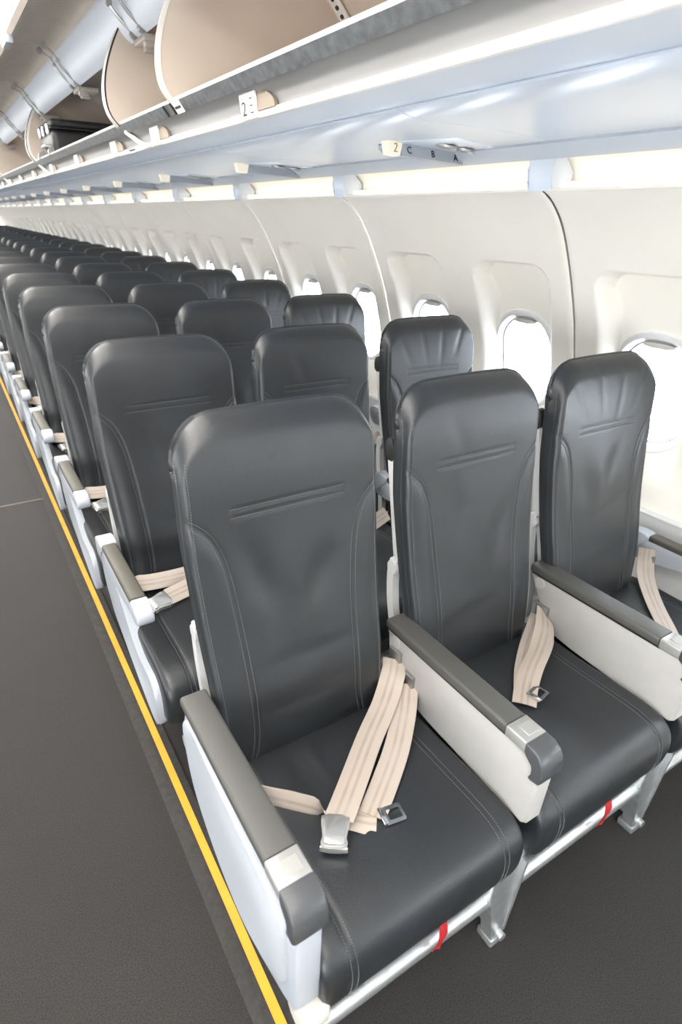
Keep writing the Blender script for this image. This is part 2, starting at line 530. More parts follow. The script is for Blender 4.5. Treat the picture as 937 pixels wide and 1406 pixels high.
def make_cushion_stitch(yf, sd):
    P = cush_pts(yf); bm = bmesh.new()
    i0 = int(np.argmin(np.hypot(P[:, 0]+.02, P[:, 1]-.455)))
    i1 = int(np.argmin(np.hypot(P[:, 0]-yf-.02, P[:, 1]-.30)))
    seq = P[i0:i1+1] if i0 < i1 else np.concatenate([P[i0:], P[:i1+1]])
    d = np.gradient(seq, axis=0); d /= np.linalg.norm(d, axis=1)[:, None]
    nr = np.stack([d[:, 1], -d[:, 0]], -1)
    if nr[len(nr)//4, 1] < 0: nr = -nr
    for x in (.166*sd, .178*sd):
        pts = [(x, p[0]+q[0]*.0006, p[1]+q[1]*.0006+(float(cush_dent(np.array(x), np.array(p[0]), yf)) if q[1] > .5 else 0)) for p, q in zip(seq, nr)]
        dashes(bm, pts, [(0, q[0], q[1]) for q in nr])
    return to_mesh(bm, 'stitching', False)

# --- armrests, front row (thick, with folding table inside) ---
def arm_solid(outline, x0, x1, bevel=.004): 
    bm = bmesh.new(); prism(bm, outline, 'x', x0, x1, bevel, 3); return bm
MID_PANEL = [(.006, .612), (-.43, .612), (-.448, .604), (-.455, .59), (-.449, .445), (-.438, .435), (-.16, .450), (-.10, .455), (-.065, .475), (-.045, .51), (-.02, .562), (.0, .585), (.012, .60)]
AISLE_PANEL = [(.006, .612), (-.43, .612), (-.448, .604), (-.455, .585), (-.449, .36), (-.438, .338), (-.40, .322), (-.31, .283), (-.227, .258), (-.15, .272), (-.065, .312), (.0, .36), (.034, .43), (.038, .50), (.028, .56)]
AISLE_TRIM = [(-.02, .592), (.012, .575), (.024, .545), (.026, .50), (.0, .40), (-.06, .345), (-.15, .30), (-.24, .285), (-.32, .31), (-.40, .365), (-.425, .40), (-.425, .52), (-.41, .555), (-.30, .56), (-.12, .57)]
def pad_mesh():
    bm = bmesh.new()
    prism(bm, rrect(0, .621, .0275, .0125, .007, 3), 'y', .012, -.367, .003, 2)
    # rounded rear end following the pivot
    return to_mesh(bm, 'pad')
def shadow_gap_mesh():
    bm = bmesh.new(); box(bm, -.022, .022, -.37, .008, .603, .609); return to_mesh(bm, 'shadow_gap')  # black strip drawn in for the shadow line under the pad
def silver_mesh():
    bm = bmesh.new()
    prism(bm, rrect(0, .6205, .0278, .0130, .004, 3), 'y', -.3685, -.417, .0012, 2)
    return to_mesh(bm, 'release_block')
def button_mesh():
    bm = bmesh.new(); box(bm, -.011, .019, -.408, -.380, .632, .6352, .001, 1); return to_mesh(bm, 'release_button')
def cap_mesh():
    o = [(-.4175, .632), (-.438, .631), (-.451, .624), (-.460, .611), (-.4635, .592), (-.463, .573), (-.458, .564), (-.440, .560), (-.434, .563), (-.436, .568), (-.444, .572), (-.444, .590), (-.440, .599), (-.432, .605), (-.4175, .607)]
    bm = bmesh.new(); prism(bm, o, 'x', -.029, .029, .005, 3)
    return to_mesh(bm, 'end_cap')
def pivot_mesh(x):
    bm = bmesh.new(); disc(bm, (x, -.022, .585), (1, 0, 0), .017, .003, 24); return to_mesh(bm, 'pivot_cover')

# --- armrests, other rows (thin arm) ---
THIN_ARM = [(.02, .620), (-.385, .612), (-.392, .60), (-.388, .586), (-.37, .580), (-.30, .580), (-.20, .572), (-.05, .545), (.02, .54), (.045, .56), (.05, .59), (.045, .612)]
def thin_arm_mesh():
    bm = bmesh.new()
    prism(bm, chaikin(THIN_ARM, 1), 'x', -.019, .019, .004, 3)
    return to_mesh(bm, 'armrest')
def thin_pad_mesh():
    bm = bmesh.new()
    prism(bm, rrect(0, .6205, .0200, .0105, .006, 3), 'y', -.030, -.338, .004, 2)
    return to_mesh(bm, 'pad')
def thin_cap_mesh():
    bm = bmesh.new()
    o = chaikin([(-.337, .632), (-.375, .631), (-.398, .620), (-.404, .602), (-.397, .585), (-.375, .578), (-.345, .582), (-.337, .60)], 1)
    prism(bm, o, 'x', -.0215, .0215, .006, 3)
    return to_mesh(bm, 'end_cap')
def thin_rear_mesh():
    bm = bmesh.new()
    o = chaikin([(-.032, .632), (.02, .633), (.045, .625), (.052, .60), (.045, .57), (.015, .565), (-.01, .595), (-.032, .61)], 1)
    prism(bm, o, 'x', -.0235, .0235, .004, 3)
    return to_mesh(bm, 'rear_cap')
SWEPT_PANEL = chaikin([(.0, .588), (.040, .575), (.070, .53), (.068, .46), (.03, .385), (-.114, .334), (-.25, .287), (-.333, .262), (-.385, .258), (-.420, .275), (-.428, .34), (-.420, .395),
               (-.385, .415), (-.34, .412), (-.29, .410), (-.24, .432), (-.19, .47), (-.13, .52), (-.06, .575)], 2)
def swept_panel_mesh():
    bm = bmesh.new(); prism(bm, SWEPT_PANEL, 'x', -.012, .014, .008, 3); return to_mesh(bm, 'side_panel')

# --- underframe ---
def leg_mesh():
    bm = bmesh.new()
    # front blade: tapers down to the foot
    def blade(y0, y1, top, zt, foot=.018):
        pts = [(-.050, zt), (.036, zt), (.036, .20), (.024, .05), (.022, .022), (-.014, .022), (-.020, .06), (-.046, .20)]
        prism(bm, pts, 'y', y0, y1, .003)
    blade(-.436, -.404, 0, .315)
    # flange rib on the right edge of the blade
    prism(bm, [(-.452, .30), (-.404, .30), (-.404, .03), (-.436, .03)], 'x', .020, .030, .002)
    box(bm, -.016, .026, -.440, -.395, .0, .024, .004)
    disc(bm, (.006, -.440, .040), (0, 1, 0), .010, .02, 14)
    disc(bm, (.006, -.418, .034), (0, 0, 1), .009, .05, 12)
    # rear blade and lower beam
    prism(bm, [(-.20, .33), (-.06, .33), (-.005, .02), (-.055, .02)], 'x', -.012, .012, .003)
    box(bm, -.018, .018, -.08, .03, .0, .022, .004)
    prism(bm, [(-.405, .075), (-.405, .045), (-.05, .03), (-.05, .055)], 'x', -.010, .010, .002)
    return to_mesh(bm, 'leg')
def bar_mesh(x0, x1, y=-.412, z=.176, r=.020):
    bm = bmesh.new()
    tube(bm, [(x0, y, z), (x1, y, z)], r, 20)
    return to_mesh(bm, 'baggage_bar')
def beam_mesh(x0, x1):
    bm = bmesh.new()
    tube(bm, [(x0, -.33, .30), (x1, -.33, .30)], .017, 16)
    tube(bm, [(x0, -.10, .305), (x1, -.10, .305)], .017, 16)
    return to_mesh(bm, 'cross_beam')
def strut_mesh():
    bm = bmesh.new()
    tube(bm, [(0, .02, .315), (0, -.20, .25), (0, -.395, .178)], .008, 10)
    return to_mesh(bm, 'bar_strut')
def red_tab_mesh():
    bm = bmesh.new()
    ribbon(bm, [(.006, -.43, .292), (.002, -.445, .255), (-.002, -.446, .225), (-.008, -.442, .195)], [(1, .1, 0), (1, -.3, 0), (1, .2, .1), (1, -.2, .2)], .017, .002, 12)
    return to_mesh(bm, 'life_vest_tab')
def pouch_mesh():
    bm = bmesh.new()
    box(bm, -.11, .045, -.425, -.20, .268, .30, .012)
    return to_mesh(bm, 'life_vest_pouch')
def pan_mesh():
    bm = bmesh.new()
    prism(bm, chaikin([(-.40, .298), (-.02, .33), (.02, .36), (.02, .33), (-.02, .30), (-.40, .275)], 1), 'x', -.20, .20, .003)
    return to_mesh(bm, 'seat_pan')

# --- belts ---
def buckle_mesh():
    """lift-lever buckle lying flat, length along local y (tongue end -y)"""
    bm = bmesh.new()
    o = chaikin([(-.026, .030), (.026, .030), (.027, .012), (.022, -.012), (.021, -.026), (.026, -.034), (.024, -.038), (-.024, -.038), (-.026, -.034), (-.021, -.026), (-.022, -.012), (-.027, .012)], 1)
    prism(bm, o, 'z', 0, .013, .003, 2)
    return to_mesh(bm, 'buckle')
def buckle_lid_mesh():
    bm = bmesh.new()
    o = chaikin([(-.022, .026), (.022, .026), (.022, .010), (.017, -.012), (.0165, -.024), (.020, -.031), (-.020, -.031), (-.0165, -.024), (-.017, -.012), (-.022, .010)], 1)
    prism(bm, o, 'z', .0135, .0175, .002, 2)
    return to_mesh(bm, 'lever')
def tongue_mesh():
    bm = bmesh.new()
    o = rrect(0, 0, .022, .019, .005, 3); i = rrect(.003, 0, .0135, .011, .003, 3)
    n = len(o)
    rings = []
    for z in (0, .003):
        rings.append(([bm.verts.new((*p, z)) for p in o], [bm.verts.new((*p, z)) for p in i]))
    for k in range(n):
        l = (k+1) % n
        (a0, b0), (a1, b1) = rings
        bm.faces.new((a0[k], a0[l], b0[l], b0[k])); bm.faces.new((a1[k], b1[k], b1[l], a1[l]))
        bm.faces.new((a0[k], a1[k], a1[l], a0[l])); bm.faces.new((b0[k], b0[l], b1[l], b1[k]))
    box(bm, -.026, -.016, -.018, .018, .0, .006, .001)
    return to_mesh(bm, 'tongue')
def anchor_mesh():
    bm = bmesh.new()
    box(bm, -.006, .006, -.02, .02, -.02, .025, .003)
    disc(bm, (.008, 0, .0), (1, 0, 0), .011, .01, 16)
    return to_mesh(bm, 'belt_anchor')

def with_m(me, parent, name, m, mtx):
    o = link_mesh(name, me, m, parent); o.matrix_local = mtx
    return o

# ------------------------------------------------------------------ build one seat row
X0 = 1.02
SEATX = [.500, .990, 1.478]      # backrest centres (aisle, middle, window)
CUSHX = [.520, 1.020, 1.520]
ARMX = [.27, .77, 1.27, 1.77]
PITCH = .734

BACKS = [make_back(k) for k in range(3)]
BSTITCH = [make_back_stitch(k) for k in range(3)]
SHELL = make_shell(); CHEEK = [make_cheek(-1), make_cheek(1)]; TIP = [make_cheek_tip(-1), make_cheek_tip(1)]
YF1, YF2 = -.468, -.485
CUSH1, CUSH2 = make_cushion(YF1), make_cushion(YF2, .242)
CST1, CST2 = [make_cushion_stitch(YF1, q) for q in (-1, 1)], [make_cushion_stitch(YF2, q) for q in (-1, 1)]
PAD, GAP, SILV, BTN, CAP = pad_mesh(), shadow_gap_mesh(), silver_mesh(), button_mesh(), cap_mesh()
TARM, TPAD, TCAP, TREAR, SWEPT = thin_arm_mesh(), thin_pad_mesh(), thin_cap_mesh(), thin_rear_mesh(), swept_panel_mesh()
LEG, BAR, BEAM, STRUT = leg_mesh(), bar_mesh(.315-X0, 1.79-X0), beam_mesh(.31-X0, 1.76-X0), strut_mesh()
RED, POUCH, PAN = red_tab_mesh(), pouch_mesh(), pan_mesh()
BUCK, LID, TONG, ANCH = buckle_mesh(), buckle_lid_mesh(), tongue_mesh(), anchor_mesh()

def fit(o, x, y=0., z=0.):
    o.location = (x-X0, y, z); return o

def seat_backs(root, detail):
    for k, xc in enumerate(SEATX):
        b = fit(link_mesh('backrest', BACKS[k], M['leather'], root), xc)
        if detail: link_mesh('stitching', BSTITCH[k], M['stitch'], b)['label'] = 'grey double stitching'
        s = fit(link_mesh('back_shell', SHELL, M['shell'], root), xc)
        s['label'] = 'light grey plastic back cover'
        if detail:
            for q in (0, 1):
                c = fit(link_mesh('back_frame', CHEEK[q], M['shell'], root), xc)
                link_mesh('frame_tip', TIP[q], M['black'], c)['label'] = 'black tip'
def seat_cushions(root, first, detail):
    for xc in CUSHX:
        c = fit(link_mesh('seat_cushion', CUSH1 if first else CUSH2, M['leather'], root), xc if first else xc-.008)
        if detail:
            for q in (0, 1): link_mesh('stitching', (CST1 if first else CST2)[q], M['stitch'], c)['label'] = 'grey double stitching'
def underframe(root, detail):
    for x in (.765, 1.295):
        fit(link_mesh('leg', LEG, M['leg'], root), x)
    link_mesh('baggage_bar', BAR, M['tube'], root)
    link_mesh('cross_beam', BEAM, M['steel'], root)
    for xc in CUSHX:
        fit(link_mesh('seat_pan', PAN, M['pinkframe'], root), xc)
    if detail:
        for x in (.33, .72, 1.25):
            fit(link_mesh('bar_strut', STRUT, M['steel'], root), x)
        for x in (.565, 1.075):
            fit(link_mesh('life_vest_pouch', POUCH, M['clearbag'], root), x)
            fit(link_mesh('life_vest_tab', RED, M['red'], root), x+.005)['label'] = 'red pull tab'

def thick_arm(root, x, aisle=False):
    if aisle:
        a = fit(obj('armrest', arm_solid(AISLE_PANEL, -.020, .024, .006), M['white'], root), x)
        t = obj('side_trim', arm_solid(chaikin(AISLE_TRIM, 2), -.0255, -.018, .003), M['white'], a)
        e = obj('end_fitting', arm_solid(chaikin([(-.405, .335), (-.455, .35), (-.466, .33), (-.462, .285), (-.44, .272), (-.40, .285)], 1), -.014, .036, .006), M['cream'], a)
    else:
        a = fit(obj('armrest', arm_solid(MID_PANEL, -.021, .021, .004), M['panel'], root), x)
        link_mesh('pivot_cover', pivot_mesh(-.0215), M['panel'], a)
    a['label'] = 'white side panel' if aisle else 'light grey panel armrest'
    link_mesh('pad', PAD, M['pad'], a)['label'] = 'dark grey pad'
    link_mesh('shadow_gap', GAP, M['black'], a)
    s = link_mesh('release_block', SILV, M['silver'], a); s['label'] = 'silver block behind the end cap'
    link_mesh('release_button', BTN, M['silver'], a)
    link_mesh('end_cap', CAP, M['cap'], a)['label'] = 'dark grey hooked end cap'
    return a
def thin_arm(root, x, aisle=False, detail=True, yoff=0.):
    a = fit(link_mesh('armrest', TARM, M['white'], root), x, yoff)
    link_mesh('pad', TPAD, M['padbrown'], a)['label'] = 'dark grey-brown pad'
    if detail:
        link_mesh('end_cap', TCAP, M['white'], a); link_mesh('rear_cap', TREAR, M['white'], a)
    if aisle:
        link_mesh('side_panel', SWEPT, M['white'], a)
    return a

def strap(name, parent, ctr, side, width=.046, n=26):
    bm = bmesh.new(); ribbon(bm, [(p[0]-X0, p[1], p[2]) for p in ctr], side, width, n=n)
    return obj(name, bm, M['belt'], parent)

ORD = ['nearest', 'second', 'third', 'fourth', 'fifth', 'sixth', 'seventh', 'eighth', 'ninth', 'tenth', 'eleventh', 'twelfth', 'thirteenth', 'fourteenth',
       'fifteenth', 'sixteenth', 'seventeenth', 'eighteenth', 'nineteenth', 'twentieth', 'twenty-first', 'twenty-second', 'twenty-third', 'twenty-fourth']

# ---- first row
row = empty('triple_airline_seat', (X0, 0, 0))
tag(row, 'nearest black leather triple seat, with solid grey panel armrests and crossed cream belts', 'airline seat', 'triple seats along the window side')
seat_backs(row, True); seat_cushions(row, True, True); underframe(row, True)
thick_arm(row, ARMX[0], True); thick_arm(row, ARMX[1]); thick_arm(row, ARMX[2]); thin_arm(row, 1.765).location.z = -.028
bl = 'cream webbing lap belt'
# aisle seat: strap with buckle, strap with tongue, short strap from the left
s1 = strap('seat_belt', row, [(.738, -.035, .545), (.715, -.062, .535), (.665, -.100, .500), (.590, -.150, .480), (.520, -.205, .4735), (.462, -.252, .4735), (.437, -.272, .475)],
           [(.5, -.75, -.3), (.5, -.8, -.2), (.6, -.8, 0), (.75, -.66, 0), (.8, -.6, 0), (.8, -.6, 0), (.8, -.6, 0)], .056)
s1['label'] = 'striped cream strap ending in the metal buckle'
mt = Matrix.Translation((.418-X0, -.288, .4665)) @ Matrix.Rotation(math.radians(-52+17), 4, 'Z') @ Matrix.Rotation(math.radians(2), 4, 'X')
b = with_m(BUCK, s1, 'buckle', M['buckle'], mt); link_mesh('lever', LID, M['buckle'], s1).matrix_local = mt
s2 = strap('seat_belt', row, [(.737, -.085, .510), (.722, -.105, .500), (.690, -.140, .486), (.630, -.195, .470), (.570, -.240, .461), (.525, -.272, .4585), (.500, -.290, .4575)],
           [(.6, -.75, -.3), (.65, -.75, -.15), (.7, -.7, 0), (.75, -.66, 0), (.8, -.6, 0), (.8, -.6, 0), (.75, -.66, 0)], .054)
s2['label'] = 'cream strap lying on the aisle seat'
s3 = strap('seat_belt', row, [(.300, -.110, .475), (.345, -.155, .463), (.395, -.205, .458), (.440, -.250, .4555), (.480, -.284, .4540), (.503, -.302, .4545)],
           [(-.7, .7, 0), (-.72, .7, 0), (-.72, .7, 0), (-.68, .72, 0), (-.66, .75, 0), (-.66, .75, 0)], .056)
s3['label'] = 'cream strap coming from under the aisle armrest'
tm = Matrix.Translation((.536-X0, -.308, .4575)) @ Matrix.Rotation(math.radians(-10), 4, 'Z') @ Matrix.Rotation(math.radians(2), 4, 'Y')
with_m(TONG, s3, 'tongue', M['chrome'], tm)
for (x, y, z) in ((.745, -.030, .545), (.745, -.082, .512), (1.243, -.052, .505), (1.745, -.05, .52)):
    with_m(ANCH, row, 'belt_anchor', M['steel'], Matrix.Translation((x-X0, y, z)))
# middle seat
s4 = strap('seat_belt', row, [(1.238, -.055, .515), (1.215, -.085, .508), (1.180, -.115, .500), (1.125, -.150, .492), (1.070, -.175, .476), (1.020, -.205, .463), (.975, -.240, .458)],
           [(.2, -.6, -.75), (.35, -.8, -.5), (.5, -.8, -.35), (.55, -.8, .25), (.6, -.8, .15), (.65, -.75, 0), (.65, -.75, 0)], .056)
s4['label'] = 'twisted cream strap on the middle seat'
s5 = strap('seat_belt', row, [(1.236, -.050, .495), (1.190, -.075, .482), (1.130, -.110, .470), (1.060, -.160, .463), (1.000, -.215, .457), (.985, -.232, .4565)],
           [(.5, -.8, -.2), (.55, -.8, 0), (.6, -.8, 0), (.65, -.75, 0), (.65, -.75, 0), (.65, -.75, 0)], .045)
with_m(TONG, s5, 'tongue', M['chrome'], Matrix.Translation((1.026-X0, -.236, .4635)) @ Matrix.Rotation(math.radians(12), 4, 'Z'))
# window seat
s6 = strap('seat_belt', row, [(1.738, -.040, .565), (1.728, -.052, .520), (1.700, -.080, .490), (1.660, -.125, .472), (1.610, -.180, .464), (1.555, -.245, .4585), (1.50, -.30, .4575)],
           [(.3, -.8, -.3), (.4, -.8, -.2), (.5, -.8, 0), (.7, -.7, 0), (.75, -.66, 0), (.75, -.66, 0), (.75, -.66, 0)], .05)
s6['label'] = 'pale strap lying on the window seat'

# ---- following rows
def std_row(detail):
    r = empty('triple_airline_seat', (X0, 0, 0))
    seat_backs(r, detail); seat_cushions(r, False, detail); underframe(r, False)
    for k, x in enumerate(ARMX): thin_arm(r, (.266, .77, 1.27, 1.765)[k], k == 0, True, 0.)
    if detail:
        for k, xc in enumerate(CUSHX):
            s = strap('seat_belt', r, [(xc+.22, -.06, .50), (xc+.12, -.085, .485), (xc+.0, -.110, .478), (xc-.09, -.135, .476), (xc-.135, -.148, .476)],
                      [(.1, .5, .65), (.05, .5, .6), (.05, .55, .5), (.1, .6, .4), (.15, .65, .35)], .052)
            mt = Matrix.Translation((xc-.162-X0, -.156, .468)) @ Matrix.Rotation(math.radians(-74), 4, 'Z') @ Matrix.Rotation(math.radians(22), 4, 'Y')
            with_m(BUCK, s, 'buckle', M['buckle'], mt); link_mesh('lever', LID, M['buckle'], s).matrix_local = mt
            strap('seat_belt', r, [(xc-.225, -.05, .50), (xc-.18, -.07, .495), (xc-.11, -.075, .49), (xc-.03, -.07, .485)],
                  [(.1, .5, .65), (.05, .5, .65), (.0, .5, .65), (.05, .5, .65)], .048)
    return r
def copy_tree(o, parent=None):
    c = o.copy(); COL.objects.link(c)
    if parent: c.parent = parent
    for ch in o.children: copy_tree(ch, c)
    return c
near = std_row(True); far = std_row(False)
NROWS = 24
for i in range(1, NROWS):
    if i == 1: r = near
    elif i < 9: r = copy_tree(near)
    elif i == 9: r = far
    else: r = copy_tree(far)
    r.location = (X0, i*PITCH, 0)
    tag(r, '%s black leather triple seat counted back from the camera' % ORD[i], 'airline seat', 'triple seats along the window side')

# ------------------------------------------------------------------ the cabin
Y0, Y1 = -2.75, 19.6
WALLPTS = [(.60, 1.851), (.70, 1.850), (.85, 1.838), (1.0, 1.812), (1.10, 1.786), (1.20, 1.754), (1.285, 1.718), (1.36, 1.682), (1.436, 1.640), (1.49, 1.602), (1.53, 1.560), (1.552, 1.527), (1.560, 1.508)]
_wz = np.array([p[0] for p in WALLPTS]); _wx = np.array([p[1] for p in WALLPTS])
_sp = np.array(spline(WALLPTS, 240))
def wx(z): return np.interp(z, _sp[:, 0], _sp[:, 1])

PL = 1.06; SEAM0 = .412; WOFF = (.265, .795)
WZ, WHY, WHZ, WR = 1.004, .132, .172, .118
def sstep(a, b, x):
    t = np.clip((x-a)/(b-a), 0, 1); return t*t*(3-2*t)
def recess(y, z, yc):
    """depth of the moulded window recess"""
    d = np.zeros_like(y)
    hy = .180
    r = .075
    # rounded top corners
    zt = 1.362
    dx = np.clip(np.abs(y-yc)-(hy-r), 0, None); dz = np.clip(z-(zt-r), 0, None)
    q = r-np.hypot(dx, dz)                        # >0 inside near corner
    inside = np.where((dx > 0) | (dz > 0), q, r)
    wid = .062-.052*sstep(1.22, 1.345, z)
    m = sstep(0, 1, inside/wid)
    low = sstep(.70, .93, z)
    depth = low*(.050+.028*sstep(1.05, 1.33, z))
    return depth*m
def make_wall_panel():
    ny = 152; zs = np.concatenate([np.linspace(.60, 1.32, 78), np.linspace(1.324, 1.38, 22), np.linspace(1.39, 1.56, 20)])
    ys = np.linspace(.004, PL-.004, ny)
    y, z = np.meshgrid(ys, zs)
    x = wx(z)
    off = np.zeros_like(x)
    for c in WOFF: off += recess(y, z, c)
    e = np.minimum(y, PL-y)
    off += .010*np.exp(-(e/.008)**2)                                   # rolled edge at the seam
    off += -.002*sstep(.06, .02, e)                                    # raised pilaster beside it
    nx = np.gradient(wx(zs), zs)
    ln = np.sqrt(1+nx**2)
    X = x+off; Z = z+0*off
    verts = np.stack([X, y, Z], -1).reshape(-1, 3)
    idx = np.arange(verts.shape[0]).reshape(y.shape)
    faces = []
    for i in range(y.shape[0]-1):
        for j in range(ny-1):
            cy = (ys[j]+ys[j+1])/2; cz = (zs[i]+zs[i+1])/2
            hole = False
            for c in WOFF:
                dy = max(abs(cy-c)-(WHY-WR), 0); dz = max(abs(cz-WZ)-(WHZ-WR), 0)
                if math.hypot(dy, dz) < WR: hole = True
            if not hole: faces.append((int(idx[i, j]), int(idx[i, j+1]), int(idx[i+1, j+1]), int(idx[i+1, j])))
    # return flange along the top edge (the cornice)
    V = verts.tolist(); top = idx[-1]
    b = len(V)
    for j in range(ny):
        p = V[int(top[j])]; V.append([p[0]+.004, p[1], p[2]+.007])
    for j in range(ny):
        p = V[int(top[j])]; V.append([p[0]+.05, p[1], p[2]+.004])
    for j in range(ny-1):
        faces.append((int(top[j]), int(top[j+1]), b+j+1, b+j)); faces.append((b+j, b+j+1, b+ny+j+1, b+ny+j))
    me = bpy.data.meshes.new('wall'); me.from_pydata(V, [], faces); me.update()
    bm = bmesh.new(); bm.from_mesh(me); bpy.data.meshes.remove(me)
    loose = [v for v in bm.verts if not v.link_faces]; bmesh.ops.delete(bm, geom=loose, context='VERTS')
    return to_mesh(bm, 'wall_panel', True, 50)
WPANEL = make_wall_panel()
kmin, kmax = -3, 18
npan = 0
for k in range(kmin, kmax):
    if k == kmin:                                # unseen opening added to light the cushion fronts, half blocked by a slab
        bm = bmesh.new()
        thick_profile(bm, [(float(wx(z))+.01, float(z)) for z in np.linspace(.6, 1.556, 24)], 'y', SEAM0-2*PL-.52, SEAM0-2*PL-.01, -.04)
        struct(obj('daylight_blocker_1', bm, M['wall']))
    if k > kmin: o = struct(link_mesh('wall_right' if npan == 1 else 'wall_right.%03d' % (npan-1), WPANEL, M['wall'])); o.location = (0, SEAM0+k*PL, 0)
    npan += 1
    if k == kmin: continue                   # the open entry door on the far side
    p = struct(link_mesh('wall_left' if npan == 2 else 'wall_left.%03d' % (npan-1), WPANEL, M['wall'])); p.location = (0, SEAM0+k*PL, 0); p.scale = (-1, 1, 1)
# dark gap strips behind the panel seams, one per seam: backing
for k in range(kmin, kmax+1):
    bm = bmesh.new()
    prof = [(float(wx(z))+.008, float(z)) for z in np.linspace(.6, 1.558, 40)]
    thick_profile(bm, prof, 'y', SEAM0+k*PL-.012, SEAM0+k*PL+.012, -.004)
    n = k-kmin+1
    struct(obj('trim_%d' % n, bm, M['darkgap'] if k == 0 else M['gasket']))

# windows
def win_ring_pts(hy, hz, r, n=10): return rrect(0, WZ, hy, hz, r, n)
def wall_in(z): 
    """x of the recessed wall at height z on the window axis"""
    z = np.asarray(z, float)
    low = sstep(.70, .93, z); dep = low*(.050+.028*sstep(1.05, 1.33, z))
    nx = np.gradient(wx(np.array([0, 1])*0+1), [0, 1]) if False else 0
    return wx(z)+dep
def make_bezel():
    bm = bmesh.new()
    prof = [(.020, -.001), (.016, -.006), (.008, -.008), (0, -.006), (-.005, .003), (-.008, .014), (-.010, .036)]   # (outset, depth)
    rings = []
    for o, d in prof:
        ring = []
        for (y, z) in win_ring_pts(WHY+o, WHZ+o, WR+o):
            ring.append(bm.verts.new((float(wall_in(z))+d, y, z)))
        rings.append(ring)
    n = len(rings[0])
    for a, b in zip(rings, rings[1:]):
        for k in range(n): bm.faces.new((a[k], a[(k+1) % n], b[(k+1) % n], b[k]))
    return to_mesh(bm, 'window_frame')
def make_gasket():
    bm = bmesh.new()
    pts = [(float(wall_in(z))+.020, y, z) for y, z in win_ring_pts(WHY-.011, WHZ-.011, WR-.011)]
    pts.append(pts[0]); pts.append(pts[1])
    tube(bm, pts, .0035, 8, False)
    return to_mesh(bm, 'window_seal')
def make_pane():
    bm = bmesh.new()
    o = win_ring_pts(WHY-.008, WHZ-.008, WR-.008)
    a = [bm.verts.new((float(wall_in(z))+.030, y, z)) for y, z in o]; b = [bm.verts.new((float(wall_in(z))+.034, y, z)) for y, z in o]
    n = len(o)
    bm.faces.new(a); bm.faces.new(b[::-1])
    for k in range(n): bm.faces.new((a[k], a[(k+1) % n], b[(k+1) % n], b[k]))
    return to_mesh(bm, 'window_pane', False)
def make_shade():
    bm = bmesh.new()
    zt = WZ+WHZ-.020
    x = float(wall_in(zt))
    o = chaikin([(-.055, zt+.006), (.055, zt+.006), (.048, zt-.010), (-.048, zt-.010)], 1)
    v0 = [bm.verts.new((x+.002, a, b)) for a, b in o]; v1 = [bm.verts.new((x+.020, a, b)) for a, b in o]
    n = len(o); bm.faces.new(v0); bm.faces.new(v1[::-1])
    for k in range(n): bm.faces.new((v0[k], v1[k], v1[(k+1) % n], v0[(k+1) % n]))
    return to_mesh(bm, 'window_shade')
BEZ, GSK, PANE, SHADE = make_bezel(), make_gasket(), make_pane(), make_shade()
wn = 0
for k in range(kmin+1, kmax):
    for c in WOFF:
        wn += 1
        w = struct(empty('window_%d' % wn, (0, SEAM0+k*PL+c, 0)))
        link_mesh('window_frame', BEZ, M['bezel'], w); link_mesh('window_seal', GSK, M['gasket'], w)
        link_mesh('window_pane', PANE, M['pane'], w); link_mesh('window_shade', SHADE, M['cream'], w)

# dado and floor
bm = bmesh.new()
thick_profile(bm, [(1.858, .635), (1.838, .637), (1.834, .628), (1.845, .61), (1.842, .45), (1.815, .25), (1.775, .10), (1.76, 0)], 'y', Y0, Y1, .02)
struct(obj('baseboard_right', bm, M['dado']))
bm = bmesh.new()
thick_profile(bm, [(-1.858, .635), (-1.838, .637), (-1.834, .628), (-1.845, .61), (-1.842, .45), (-1.815, .25), (-1.775, .10), (-1.76, 0)], 'y', SEAM0-2*PL, Y1, -.02)
struct(obj('baseboard_left', bm, M['dado']))
bm = bmesh.new(); box(bm, -1.9, 1.9, Y0, Y1, -.05, 0)
fl = struct(obj('floor', bm, M['carpet'], smooth=False))
bm = bmesh.new(); box(bm, -.25, .255, 2.585, 2.60, -.01, .003, .001)
sm = obj('carpet_seam', bm, mat('carpet_edge', (.17, .14, .12), .9), fl)
# lighted path strip
t = empty('floor_path_strip', (.283, 0, 0)); tag(t, 'long yellow strip in a dark track running along the aisle floor beside the seats', 'floor strip')
bm = bmesh.new(); prism(bm, [(-.048, 0), (-.040, .006), (-.014, .007), (.014, .007), (.030, .006), (.036, 0)], 'y', Y0+.05, Y1-.05); obj('track', bm, M['track'], t)
bm = bmesh.new(); prism(bm, [(-.0105, .005), (-.0095, .0095), (.0095, .0095), (.0105, .005)], 'y', Y0+.05, Y1-.05); obj('strip', bm, M['yellow'], t)['label'] = 'yellow insert'

